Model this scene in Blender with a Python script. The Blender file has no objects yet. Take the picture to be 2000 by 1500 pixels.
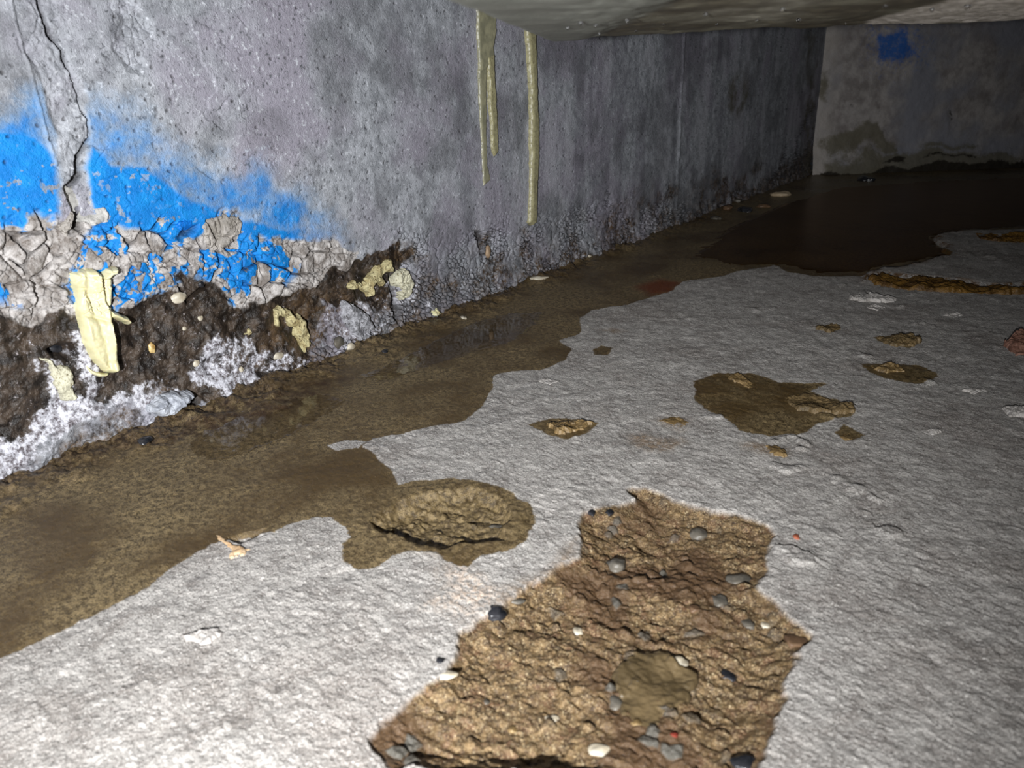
import bpy, math
import numpy as np
from mathutils import Matrix, Vector, noise as mnoise
SC = bpy.context.scene
COL = SC.collection
# ------------------------------------------------------------------ camera
F_PX, CAM_H = 1503.0, 0.40
PITCH, ROLL, YAW = math.radians(22.0), math.radians(-1.8), math.radians(37.2)
def _basis():
    F = np.array([0, math.cos(PITCH), -math.sin(PITCH)]); U = np.array([0, math.sin(PITCH), math.cos(PITCH)]); R = np.array([1., 0, 0])
    R2 = math.cos(ROLL) * R + math.sin(ROLL) * U; U2 = math.cos(ROLL) * U - math.sin(ROLL) * R
    c, s = math.cos(YAW), math.sin(YAW)
    M = np.array([[c, -s, 0], [s, c, 0], [0, 0, 1]])
    return M @ R2, M @ U2, M @ F
CR, CU, CF = _basis()
cd = bpy.data.cameras.new('camera'); cam = bpy.data.objects.new('camera', cd); COL.objects.link(cam)
m = Matrix.Identity(4)
for i in range(3):
    m[i][0] = CR[i]; m[i][1] = CU[i]; m[i][2] = -CF[i]
m[2][3] = CAM_H
cam.matrix_world = m
cd.sensor_width = 36.0; cd.lens = 36.0 * F_PX / 2000.0
cd.clip_start = 0.01
cd.dof.use_dof = True; cd.dof.focus_distance = 1.25; cd.dof.aperture_fstop = 9.0
SC.camera = cam
SC.view_settings.view_transform = 'Standard'; SC.view_settings.look = 'None'
SC.view_settings.gamma = 1; SC.view_settings.use_curve_mapping = False
SC.view_settings.exposure = 0.0
# ------------------------------------------------------------------ light: a hand torch held left of the camera, faint bounce in the void
w = bpy.data.worlds.new('void'); SC.world = w; w.use_nodes = True
w.node_tree.nodes['Background'].inputs[0].default_value = (0.55, 0.6, 0.7, 1)
w.node_tree.nodes['Background'].inputs[1].default_value = 0.012
def spot(name, loc, target, power, col, size, blend, radius):
    ld = bpy.data.lights.new(name, 'SPOT'); ld.energy = power; ld.color = col
    ld.spot_size = math.radians(size); ld.spot_blend = blend; ld.shadow_soft_size = radius
    o = bpy.data.objects.new(name, ld); COL.objects.link(o); o.location = loc
    o.rotation_euler = (Vector(target) - Vector(loc)).to_track_quat('-Z', 'Y').to_euler()
    return o
TORCH = tuple(np.array([0, 0, CAM_H]) - 0.13 * CR - 0.105 * CU - 0.22 * CF)
spot('torch', TORCH, (-0.93, 0.92, 0.06), 98.0, (0.97, 0.985, 1.0), 98, 1.0, 0.012)

# ------------------------------------------------------------------ photo pixel -> place
WALL_X = -0.909
def ray(px, py):
    px = np.asarray(px, float); py = np.asarray(py, float)
    return CF * F_PX + np.multiply.outer(px - 1000, CR) - np.multiply.outer(py - 750, CU)
def floor_pt(px, py, z=0.0):
    d = ray(px, py); t = (z - CAM_H) / d[..., 2]
    return (d * t[..., None])[..., :2]
def wall_pt(px, py):                       # (y, z) on the left wall
    d = ray(px, py); t = WALL_X / d[..., 0]
    return np.stack([d[..., 1] * t, d[..., 2] * t + CAM_H], -1)
CORNER = np.array([WALL_X, floor_pt(1592, 342)[1]])
_e = floor_pt(2000, 326)
FDIR = (_e - CORNER) / np.linalg.norm(_e - CORNER)         # along the far wall
FNRM = np.array([FDIR[1], -FDIR[0]])
if FNRM @ (-CORNER) < 0: FNRM = -FNRM
def far_pt(px, py):                        # (s, z) on the far wall
    d = ray(px, py); n3 = np.array([FNRM[0], FNRM[1], 0]); c = FNRM @ CORNER
    t = c / (d @ n3); p = d * t[..., None]
    return np.stack([(p[..., :2] - CORNER) @ FDIR, p[..., 2] + CAM_H], -1)
def fp(pts): a = np.array(pts, float); return floor_pt(a[:, 0], a[:, 1])
def wp(pts): a = np.array(pts, float); return wall_pt(a[:, 0], a[:, 1])
def rp(pts): a = np.array(pts, float); return far_pt(a[:, 0], a[:, 1])

# ------------------------------------------------------------------ numpy noise
def _h(ix, iy, s):
    a = (ix.astype(np.int64) * 374761393 + iy.astype(np.int64) * 668265263 + s * 1442695041) & 0xffffffff
    a = ((a ^ (a >> 13)) * 1274126177) & 0xffffffff
    a = ((a ^ (a >> 16)) * 2246822519) & 0xffffffff
    return ((a ^ (a >> 15)) & 0xffffff) / float(0xffffff)
def vn(x, y, s=0):
    ix = np.floor(x); iy = np.floor(y); fx = x - ix; fy = y - iy
    ux = fx * fx * fx * (fx * (fx * 6 - 15) + 10); uy = fy * fy * fy * (fy * (fy * 6 - 15) + 10)
    ix = ix.astype(np.int64); iy = iy.astype(np.int64)
    a = _h(ix, iy, s); b = _h(ix + 1, iy, s); c = _h(ix, iy + 1, s); d = _h(ix + 1, iy + 1, s)
    return (a + (b - a) * ux) * (1 - uy) + (c + (d - c) * ux) * uy
def fbm(x, y, freq, octv=4, s=0, gain=0.5):
    t = 0; amp = 1; tot = 0
    for o in range(octv):
        t = t + amp * (vn(x * freq + 17.3 * o, y * freq - 9.1 * o, s + o) * 2 - 1); tot += amp; amp *= gain; freq *= 2.03
    return t / tot
def worley(x, y, freq, s=0, jit=0.95):
    X = x * freq; Y = y * freq; ix = np.floor(X).astype(np.int64); iy = np.floor(Y).astype(np.int64)
    f1 = np.full(X.shape, 9.0); f2 = np.full(X.shape, 9.0); cid = np.zeros(X.shape); cx = np.zeros(X.shape); cy = np.zeros(X.shape)
    for dx in (-1, 0, 1):
        for dy in (-1, 0, 1):
            jx = ix + dx; jy = iy + dy
            qx = jx + 0.5 + jit * (_h(jx, jy, s) - 0.5) - X; qy = jy + 0.5 + jit * (_h(jx, jy, s + 7) - 0.5) - Y
            d = np.sqrt(qx * qx + qy * qy); near = d < f1
            f2 = np.where(near, f1, np.minimum(f2, d))
            cid = np.where(near, _h(jx, jy, s + 13), cid); cx = np.where(near, qx, cx); cy = np.where(near, qy, cy)
            f1 = np.where(near, d, f1)
    return f1, f2, cid, cx, cy
def ss(a, b, x):
    t = np.clip((x - a) / (b - a), 0, 1); return t * t * (3 - 2 * t)
def sd_poly(x, y, poly, pad=0.15):
    """signed distance, positive inside, evaluated near the polygon only"""
    x = np.asarray(x, float); y = np.asarray(y, float); poly = np.asarray(poly, float)
    out = np.full(x.shape, -pad)
    lo = poly.min(0) - pad; hi = poly.max(0) + pad
    sel = (x > lo[0]) & (x < hi[0]) & (y > lo[1]) & (y < hi[1])
    if not sel.any(): return out
    px = x[sel]; py = y[sel]; d2 = np.full(px.shape, 1e9); ins = np.zeros(px.shape, bool); n = len(poly)
    for i in range(n):
        ax, ay = poly[i]; bx, by = poly[(i + 1) % n]; ex, ey = bx - ax, by - ay
        L = ex * ex + ey * ey + 1e-18
        t = np.clip(((px - ax) * ex + (py - ay) * ey) / L, 0, 1)
        d2 = np.minimum(d2, (px - ax - t * ex) ** 2 + (py - ay - t * ey) ** 2)
        if ay != by:
            c = ((ay > py) != (by > py)) & (px < (bx - ax) * (py - ay) / (by - ay) + ax); ins ^= c
    d = np.sqrt(d2); out[sel] = np.where(ins, d, -d)
    return np.maximum(out, -pad)
def sd_line(x, y, pts, pad=0.1):
    pts = np.asarray(pts, float); out = np.full(np.shape(x), pad)
    lo = pts.min(0) - pad; hi = pts.max(0) + pad
    sel = (x > lo[0]) & (x < hi[0]) & (y > lo[1]) & (y < hi[1])
    if not sel.any(): return out
    px = x[sel]; py = y[sel]; d2 = np.full(px.shape, 1e9)
    for (ax, ay), (bx, by) in zip(pts[:-1], pts[1:]):
        ex, ey = bx - ax, by - ay; t = np.clip(((px - ax) * ex + (py - ay) * ey) / (ex * ex + ey * ey + 1e-18), 0, 1)
        d2 = np.minimum(d2, (px - ax - t * ex) ** 2 + (py - ay - t * ey) ** 2)
    out[sel] = np.minimum(np.sqrt(d2), pad); return out

# ------------------------------------------------------------------ floor fields
WET = [(-60,1310),(0,1290),(60,1262),(130,1225),(210,1185),(290,1150),(330,1115),(370,1090),(420,1062),(470,1050),(530,1040),(560,1025),
 (610,1013),(650,1012),(680,1030),(688,1050),(675,1062),(680,1095),(710,1112),(745,1108),(765,1090),(800,1078),(850,1080),(880,1105),(910,1107),
 (940,1085),(990,1078),(1030,1060),(1045,1030),(1035,985),(1000,960),(950,945),(880,935),(810,937),(775,945),(765,920),(745,895),(715,872),
 (735,855),(790,845),(850,830),(905,820),(935,795),(960,765),(968,735),(990,727),(1050,722),(1100,705),(1112,680),(1090,665),(1130,652),
 (1135,620),(1160,605),(1225,595),(1270,580),(1320,565),(1330,550),(1400,540),(1450,530),(1510,518),(1540,532),(1590,540),(1690,540),
 (1720,525),(1790,515),(1860,497),(1830,480),(1820,462),(1880,455),(2050,452),(2300,440),(2300,300),(1590,300),(600,690),(-60,900)]
DRYSPOT = [(640,868),(680,859),(720,862),(705,875),(660,880)]
PATCH = [(1140,1000),(1180,985),(1210,980),(1235,968),(1212,950),(1260,948),(1290,960),(1330,975),(1400,995),(1440,1000),(1480,1010),(1522,1040),
 (1515,1060),(1498,1085),(1500,1120),(1495,1150),(1530,1190),(1560,1225),(1587,1245),(1555,1270),(1555,1300),(1530,1350),(1530,1390),(1510,1430),
 (1480,1480),(1460,1520),(1400,1560),(1200,1540),(1100,1512),(1000,1500),(850,1512),(770,1500),(735,1480),(722,1440),(760,1400),(800,1365),(850,1310),(885,1260),
 (895,1225),(960,1190),(1000,1160),(1050,1130),(1090,1100),(1130,1080),(1132,1050),(1120,1030)]
RECESS = [(722,1018),(760,990),(800,968),(860,955),(920,955),(975,968),(1005,990),(1010,1010),(985,1030),(990,1055),(950,1060),(900,1062),(860,1072),(800,1062),(760,1045),(735,1035)]
DAMP = [
 [(1350,745),(1400,728),(1460,728),(1520,745),(1560,745),(1625,748),(1580,762),(1640,780),(1672,800),(1665,815),(1600,828),(1570,845),(1500,852),(1450,842),(1420,820),(1380,800),(1350,775)],
 [(1028,828),(1080,817),(1130,819),(1167,828),(1140,845),(1100,859),(1060,850)],
 [(1685,710),(1740,707),(1800,714),(1840,735),(1800,753),(1740,742),(1700,728)],
 [(1152,683),(1175,675),(1198,680),(1190,692),(1165,693)],
 [(1700,660),(1755,655),(1798,668),(1775,678),(1725,672)],
 [(1592,640),(1625,632),(1645,640),(1625,650)],
 [(1625,845),(1655,830),(1690,848),(1660,862)]]
FAINT = [
 [(1230,845),(1260,845),(1290,855),(1330,850),(1345,862),(1310,880),(1270,880),(1240,866)],
 [(1285,818),(1315,813),(1345,822),(1330,838),(1300,830)],
 [(1440,866),(1480,864),(1530,875),(1545,890),(1500,886),(1450,876)],
 [(1170,645),(1195,640),(1222,646),(1195,650)],
 [(1110,1120),(1125,1050),(1060,1120),(1000,1140),(960,1175),(990,1190)]]
RUST = [(1245,560),(1290,545),(1330,553),(1320,568),(1270,576)]
PEACH = [(840,1190),(870,1150),(860,1115),(900,1110),(940,1130),(960,1160),(950,1190),(900,1200)]
STEP = [(1690,548),(1740,540),(1800,548),(1880,552),(1960,562),(2150,560),(2150,440),(1880,452),(1825,462),(1850,497),(1790,515),(1720,528)]
CHIP = [(440,1050),(480,1040),(525,1030),(500,1048),(470,1062)]
FP = {k: fp(v) for k, v in dict(WET=WET, DRY=DRYSPOT, PATCH=PATCH, REC=RECESS, RUST=RUST, PEACH=PEACH, STEP=STEP, CHIP=CHIP).items()}
DAMP_W = [fp(p) for p in DAMP]; FAINT_W = [fp(p) for p in FAINT]
STAIN_W = fp([(-60,1000),(0,965),(100,930),(250,885),(420,850),(560,800),(700,745),(560,745),(300,820),(-60,925)])
PUD = [[(352,845),(400,815),(470,790),(560,772),(640,770),(680,782),(640,810),(590,838),(520,870),(450,892),(400,898),(365,880)],
 [(700,735),(780,700),(860,660),(930,630),(1000,612),(1060,610),(1040,640),(1000,668),(920,690),(830,720),(760,745)],
 [(1360,500),(1440,440),(1530,400),(1640,366),(1800,356),(2040,345),(2150,400),(2080,446),(1880,450),(1815,460),(1825,478),(1850,495),(1790,510),(1720,520),(1690,532),(1600,533),(1520,515),(1450,520)]]
PUD_W = [fp(p) for p in PUD]
def floor_fields(x, y):
    r = np.sqrt(x * x + y * y)
    nx = fbm(x, y, 22, 4, 3); ny = fbm(x, y, 22, 4, 31)
    k = 0.007
    def sd(p, kk=k): return sd_poly(x + nx * kk, y + ny * kk, p)
    wetd = sd(FP['WET']); wetd = np.minimum(wetd, -sd(FP['DRY'], .003))
    dampd = np.max([sd(p, .008) for p in DAMP_W], 0)
    jag = fbm(x, y, 85, 3, 62, .6)
    patch = sd(FP['PATCH'], .008) + jag * .0030; rec = sd(FP['REC'], .006) + jag * .003
    faint = np.max([sd(p, .008) for p in FAINT_W], 0)
    step = sd(FP['STEP'], .02); chip = sd(FP['CHIP'], .002)
    edge = 0.0035 * (1 + r)
    wet = ss(-edge, edge, wetd)
    damp = ss(-edge, edge, dampd) * 0.85
    pm = ss(-0.0005, 0.0035, patch); rm = ss(-0.001, 0.010, rec)
    # heights
    big = fbm(x, y, 3, 3, 50) * 0.0022
    mid = fbm(x, y, 26, 4, 60, 0.6) * 0.0016 + fbm(x * .8 + y * .35, y * 1.2, 170, 3, 61, .7) * .00065 * (1 + .8 * r)
    w1, w2, wc, _, _ = worley(x + nx * .01, y + ny * .01, 55, 70)
    flak = (ss(0.0, 0.5, w2 - w1) * (wc - .5)) * 0.0016 * ss(-.15, .3, fbm(x, y, 7, 2, 71))
    # small scaled-off flakes with a lip, more of them on the far right
    a1, a2, ac, _, _ = worley(x + nx * .03, y + ny * .03, 17, 75)
    lip = ss(.86, .9, ac) * ss(.0, .16, .36 - a1) * ss(-.1, .2, fbm(x, y, 40, 3, 77)) * 0.0034 * ss(.1, .8, x + y * .25 + .6)
    h = big + mid + flak + lip
    calm = np.clip(wet * (1 - pm) * (1 - rm), 0, 1)
    h = h * (1 - 0.45 * calm)
    pud = np.max([ss(-.01, .02, sd_poly(x, y, p)) for p in PUD_W], 0)
    h = h * (1 - pud)
    # broken-out patch with exposed aggregate
    p1, p2, pc, pcx, pcy = worley(x + nx * .004, y + ny * .004, 95, 80)
    q1, q2, qc, _, _ = worley(x + nx * .004, y + ny * .004, 210, 81)
    rdg = 1 - np.abs(fbm(x * .7 + y * .5, y * 1.3 - x * .3, 45, 3, 83, .6)) * 2.4
    rough = fbm(x, y, 24, 5, 82, .62) * 0.0085 + rdg * .0020 + ss(.0, .5, p2 - p1) * pc ** 2 * .0030 + (1 - np.minimum(q1, 1)) * .0012 * fbm(x, y, 30, 2, 84)
    h = h * (1 - pm) + pm * (-0.005 - .008 * ss(0, .025, patch) + rough * (.5 + .5 * ss(0, .015, patch)))
    h = h * (1 - rm) + rm * (-0.010 - .003 * ss(0, .02, rec) + rough * .9)
    rim = ss(-.022, -.002, rec) * (1 - rm); h = h + rim * (rough * .35)
    h = h + 0.007 * ss(-.002, .006, step) - 0.005 * ss(0, .003, chip)
    # mortar squeezed into the foot of the left wall
    bd = x - WALL_X
    foot = ss(.07 + .05 * ss(1.2, .5, y), .0, bd + .04 * nx)
    h = h + foot * (0.007 + 0.013 * fbm(x, y, 38, 5, 90, .62)) * (1 - .5 * ss(1.5, 3, y))
    agg = np.where((pc > .93), 1.0, 0) * ss(.05, .2, p2 - p1)
    return dict(h=h, wet=wet, damp=damp, patch=np.maximum(pm, 0), recess=np.maximum(rm, rim * .5), faint=ss(-.01, .012, faint), pud=pud,
                rust=ss(-.02, .02, sd(FP['RUST'])), peach=ss(-.015, .02, sd(FP['PEACH'], .02)), agg=agg,
                stain=ss(-.02, .02, sd(STAIN_W, .03)), foot=foot, stepm=ss(-.02, .0, step) * (1 - ss(.0, .03, step)))
def floor_z(px, py):
    p = floor_pt(px, py); f = floor_fields(np.array([p[0]]), np.array([p[1]])); return float(p[0]), float(p[1]), float(f['h'][0])

# ------------------------------------------------------------------ left wall fields  (u = y along the wall, v = height)
def W(*p): return wp(p)
BLUE_L = W((-200,262),(0,262),(60,268),(98,300),(112,380),(112,430),(90,470),(40,600),(-200,620))
BLUE_R = W((165,285),(210,318),(300,345),(380,385),(440,420),(520,445),(600,480),(590,540),(520,590),(440,600),(380,570),(300,600),(210,625),(150,600),(150,430),(150,330))
HAZE_R = W((150,215),(260,270),(400,320),(500,350),(600,400),(650,460),(650,520),(560,560),(300,500),(150,400))
HAZE_L = W((-200,180),(110,180),(110,400),(-200,400))
CHIPZ = W((-200,440),(0,442),(60,415),(120,420),(150,400),(200,425),(260,440),(330,430),(370,465),(400,420),(470,405),(500,470),(600,480),(700,470),(690,560),(560,640),(400,640),(150,670),(-200,700))
DARK = W((-200,620),(60,640),(90,600),(130,600),(160,640),(240,620),(300,590),(345,560),(410,575),(450,600),(520,590),(600,580),(640,550),(690,500),(740,475),(775,470),
 (800,500),(790,560),(760,600),(690,590),(640,590),(600,660),(590,700),(560,725),(450,770),(380,790),(250,800),(150,800),(60,850),(-200,960))
WHITE = [W((-200,890),(0,845),(40,840),(80,800),(95,760),(60,720),(80,690),(110,700),(140,770),(200,785),(230,790),(300,770),(365,765),(362,795),(250,818),(100,845),(30,905),(-200,960)),
 W((395,720),(420,660),(432,640),(440,690),(455,670),(480,660),(505,690),(560,690),(592,700),(560,722),(430,768),(400,745)),
 W((618,610),(650,600),(690,620),(700,575),(760,560),(800,540),(832,600),(835,622),(760,640),(690,665),(640,660)),
 W((140,640),(165,660),(185,725),(215,740),(215,790),(170,790),(150,740),(130,690))]
JOINT = W((30,-120),(100,-120),(115,0),(135,110),(165,190),(172,260),(160,330),(190,420),(150,460),(110,440),(118,340),(100,260),(80,190),(55,110),(35,30))
CRACK = W((60,-60),(100,60),(125,95),(148,190),(168,235),(170,270),(152,300),(150,340),(130,365),(145,400),(152,440))
CRACK2 = W((400,430),(425,470),(430,520),(410,560),(365,590),(350,560))
RIDGE = W((8,-60),(30,40),(62,150),(90,260),(110,320))
TOPSPALL = W((215,0),(260,-10),(300,30),(310,90),(300,130),(270,165),(240,150),(245,100),(225,60))
SEAM = W((1337,60),(1328,250),(1320,430))
CRACKLE = [W((560,560),(620,530),(700,490),(760,440),(820,445),(900,470),(940,430),(1010,440),(1035,400),(1080,440),(1130,400),(1200,385),(1260,400),(1310,390),(1345,400),(1330,470),(1100,580),(830,680),(560,760)),
 W((1340,430),(1360,400),(1480,370),(1520,320),(1560,250),(1590,200),(1594,345),(1400,470))]
HOLES = [W((690,560),(700,585),(715,592),(735,588),(735,560),(715,545)), W((765,520),(778,520),(783,600),(775,640),(762,620)), W((925,450),(945,448),(945,480),(950,510),(935,500)),
 W((90,680),(115,668),(140,672),(148,690),(135,706),(105,700)), W((1178,500),(1215,477),(1240,470),(1238,480),(1205,494),(1185,502)),
 W((130,425),(145,412),(160,428),(150,450),(135,455)), W((340,470),(355,440),(385,435),(385,445),(370,465),(355,480)), W((688,640),(700,632),(722,640),(715,652),(695,655))]
HOLE_D = [.008, .014, .010, .022, .016, .014, .010, .014]
OLIVE = [W((1425,180),(1440,140),(1462,150),(1470,180),(1445,220),(1425,205)), W((1575,60),(1592,55),(1592,340),(1560,345),(1570,300),(1578,180))]
BROWNW = [W((735,500),(755,470),(800,465),(830,490),(815,510),(770,520),(745,520)), W((925,450),(965,452),(962,520),(935,500)), W((560,610),(590,600),(660,570),(690,560),(690,600),(600,640)),
 W((860,620),(1000,560),(1150,520),(1300,440),(1350,430),(1590,290),(1590,360),(1300,470),(1100,550),(860,640))]
def wall_fields(u, v):
    n1 = fbm(u, v, 20, 4, 101); n2 = fbm(u, v, 20, 4, 131)
    def sd(p, k=.012): return sd_poly(u + n1 * k, v + n2 * k, p)
    bl = np.maximum(ss(-.012, .012, sd(BLUE_L)), ss(-.014, .012, sd(BLUE_R, .02)))
    hz = np.maximum(ss(-.07, .05, sd(HAZE_R, .03)) * .85, ss(-.03, .06, sd(HAZE_L, .02)) * .95)
    hz = hz * (.72 + .55 * fbm(u, v, 26, 5, 140, .65))
    chip = ss(-.004, .010, sd(CHIPZ, .02))
    dark = ss(-.008, .008, sd(DARK, .03))
    white = np.max([ss(-.012, .012, sd(p, .03)) for p in WHITE], 0)
    joint = ss(-.003, .006, sd(JOINT, .012)); spt = ss(-.004, .01, sd(TOPSPALL, .03))
    crk = np.max([ss(-.02, .03, sd(p, .03)) for p in CRACKLE], 0)
    # stones: coarse + fine cells
    wx = u + n1 * .009; wy = v + n2 * .009
    c1, c2, cc, ccx, ccy = worley(wx, wy, 38, 110)
    f1, f2, fc, fcx, fcy = worley(wx, wy, 105, 111)
    g1, g2, gc, gcx, gcy = worley(wx, wy, 16, 112)
    gapN = fbm(u, v, 26, 3, 113)
    big = ss(.02, .14, c2 - c1); fin = ss(.02, .16, f2 - f1); huge = ss(.01, .10, g2 - g1)
    open_c = ss(-.05, .22, gapN); open_f = ss(-.05, .25, -gapN + .1)
    h = fbm(u, v, 5, 3, 120) * .0025 + fbm(u, v, 60, 4, 121, .6) * .0006
    stones = (-(1 - big) * .0085 * open_c + fbm(u, v, 70, 4, 146, .65) * .0022 - (1 - fin) * .0032 * open_f + (cc - .5) * .004 + (fc - .5) * .0014
              + (ccx * (_sgn(cc)) * .0045) + (1 - c1) * .0015)
    zone = np.clip(chip, 0, 1)
    lessdark = (1 - dark)
    h = h + zone * lessdark * (stones - (1 - huge) * .006 * ss(-.1, .15, fbm(u, v, 9, 2, 114)) - .002)
    # dark hollow at the foot: lumpy mortar
    lump = fbm(u, v, 24, 5, 122, .55) * .011 + (1 - f1) * .002 * open_f + (1 - np.minimum(c1, 1)) * .003
    h = h + dark * (-.006 + lump)
    h = h + white * (.003 + fbm(u, v, 40, 5, 123, .7) * .0030)
    crs = (-(1 - ss(.03, .20, f2 - f1)) * .0085 * ss(-.08, .15, fbm(u, v, 22, 3, 124)) + (fc - .5) * .0022)
    crs2 = (-(1 - big) * .0035 * open_c + fbm(u, v, 55, 4, 125) * .002)
    h = h + crk * (crs + crs2) * (1 - dark)
    h = h + joint * (-.0015 + fbm(u, v, 30, 5, 126, .6) * .007 - (1 - big) * .002 * open_c + (cc - .5) * .0015)
    h = h + spt * (-.002 + fbm(u, v, 45, 4, 127) * .004 - (1 - fin) * .002)
    dl = sd_line(u + n1 * .008, v + n2 * .008, CRACK); gw = (.0008 + .0012 * ss(-.1, .3, n1) + .0035 * ss(.36, .28, v))
    crack = ss(gw * 1.4, gw * .5, dl)
    dl2 = sd_line(u + n1 * .006, v + n2 * .006, CRACK2); crack = np.maximum(crack, ss(.003, .001, dl2))
    h = h - crack * .012
    h = h + .0016 * ss(.0025, .0006, sd_line(u, v, RIDGE)) + .0035 * ss(.007, .001, sd_line(u + n1 * .006, v, SEAM))
    hole = np.zeros(u.shape)
    for p, d in zip(HOLES, HOLE_D):
        s = ss(-.002, .008, sd(p, .006)); hole = np.maximum(hole, s); h = h - s * d
    # scattered air pits and little scabs over the plain wall
    plain = (1 - zone) * (1 - crk) * (1 - dark)
    s1, s2, sc, _, _ = worley(u + n1 * .006, v + n2 * .006, 62, 116)
    den = ss(.62, .95, sc + .25 * fbm(u, v, 8, 2, 117) + .12 * ss(1.0, .2, u))
    pit = den * ss(.16, .06, s1); h = h - pit * .0022 * plain
    t1, t2, tc, _, _ = worley(u + n2 * .02, v + n1 * .02, 34, 118)
    scab = ss(.0, .07, t2 - t1); sm = ss(-.05, .2, fbm(u, v, 11, 3, 119)) * ss(1.1, .5, u)
    h = h + plain * sm * ((1 - scab) * -.0016 * ss(-.1, .2, fbm(u, v, 30, 3, 129)) + (tc - .5) * .0020 * ss(.2, .5, sm))
    # curved skirt of mortar where wall meets floor
    h = h + .010 * ss(.05, -.0, v) * (1 + fbm(u, v, 30, 3, 128) + .55 * fbm(u, v, 75, 4, 149, .65))
    # the paint stays on some stones and has gone from others
    keep = np.where(_sgnv(cc * 7.3) > .42, 1.0, 0.0); keepf = np.where(_sgnv(fc * 5.1) > .50, 1.0, 0.0)
    lowz = ss(.30, .22, v + .03 * n1)
    mosaic = np.where(huge * ss(-.2, .1, fbm(u, v, 13, 3, 115)) > .5, keep, np.maximum(keep * .9, keepf))
    patchy = ss(-.02, .10, fbm(u, v, 17, 4, 145, .6) + .02 + .10 * ss(.45, .55, u) - .06 * ss(.40, .30, u))
    blue = bl * (1 - zone * (1 - mosaic * patchy))
    blue = blue * (1 - .9 * ss(.32, .42, fbm(u, v, 130, 3, 147, .6) + .06 * ss(.38, .24, v))) * (1 - .12 * ss(.0, .3, fbm(u, v, 12, 4, 148)))
    blue = np.maximum(blue, hz * (1 - zone)) * (1 - joint * .88) * (1 - dark * .93) * (1 - white * .8)
    bare = zone * (1 - ss(.1, .5, blue)) 
    olive = np.max([ss(-.03, .03, sd(p, .07)) for p in OLIVE], 0) * ss(-.5, .2, n2)
    brown = np.max([ss(-.012, .015, sd(p, .03)) for p in BROWNW], 0)
    base_b = np.clip(ss(.125, .02, v + .07 * n1) * ss(.45, .7, u) * (.45 + 1.1 * ss(-.15, .2, fbm(u, v, 18, 4, 160, .6))), 0, 1)
    brown = np.maximum(brown, base_b * (1 - .3 * white))
    brown = np.maximum(brown, ss(.045, .005, v + .04 * n2) * ss(-.15, .2, fbm(u, v, 20, 4, 161)) * .9)
    grime_shade = np.clip(zone * (1 - big) * open_c * .8 + zone * (1 - fin) * open_f * .5 + crk * (1 - ss(.02, .17, f2 - f1)) * ss(-.1, .12, fbm(u, v, 22, 3, 124)), 0, 1)
    grime_shade = np.maximum(grime_shade, np.maximum(hole, crack)); grime_shade = np.maximum(grime_shade, pit * plain * .8)  # crevice dirt, with the shade inside holes and cracks painted in too
    return dict(h=h, blue=blue, dark=dark * (1 - white * .35), white=white * (1 - .8 * brown), bare=np.maximum(bare, joint * .3), streak=fbm(u, v * .16, 26, 4, 151, .6) * ss(.6, 1.4, u), dark_blotch=ss(.0, .35, fbm(u, v, 9, 4, 152, .6) + .25 * ss(.2, .05, v) * ss(1.2, 2.4, u)), olive=olive, brown=brown, grime_shade=grime_shade, cell=cc)
def _sgn(c): return np.where(np.mod(c * 91.7, 1) > .5, 1.0, -1.0)
def _sgnv(c): return np.mod(np.abs(c) * 13.37, 1)
def wall_h(px, py):
    q = wall_pt(px, py); f = wall_fields(np.array([q[0]]), np.array([q[1]])); return float(q[0]), float(q[1]), float(f['h'][0])

# ------------------------------------------------------------------ mesh helpers
def np_mesh(name, co, faces, attrs=None, smooth=True):
    me = bpy.data.meshes.new(name); co = np.ascontiguousarray(co, np.float32)
    me.vertices.add(len(co)); me.vertices.foreach_set('co', co.ravel())
    nf, k = faces.shape
    me.loops.add(nf * k); me.loops.foreach_set('vertex_index', np.ascontiguousarray(faces, np.int32).ravel())
    me.polygons.add(nf); me.polygons.foreach_set('loop_start', np.arange(0, nf * k, k, dtype=np.int32))
    me.polygons.foreach_set('loop_total', np.full(nf, k, np.int32))
    me.polygons.foreach_set('use_smooth', np.full(nf, smooth, bool))
    me.update(calc_edges=True)
    for a, val in (attrs or {}).items():
        at = me.attributes.new(a, 'FLOAT', 'POINT'); at.data.foreach_set('value', np.ascontiguousarray(val, np.float32).ravel())
    return me
def grid_faces(nu, nv):
    i = np.arange(nu * nv).reshape(nu, nv)
    return np.stack([i[:-1, :-1].ravel(), i[1:, :-1].ravel(), i[1:, 1:].ravel(), i[:-1, 1:].ravel()], 1)
def link(name, me, mat, parent=None):
    o = bpy.data.objects.new(name, me); COL.objects.link(o)
    if mat: me.materials.append(mat)
    if parent: o.parent = parent
    return o
def tag(o, label, cat, group=None):
    o['label'] = label; o['category'] = cat
    if group: o['group'] = group
    return o
def thing(name, label, cat, group=None, loc=(0, 0, 0)):
    o = bpy.data.objects.new(name, None); COL.objects.link(o); o.location = loc; o.empty_display_size = .02
    return tag(o, label, cat, group)

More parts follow.
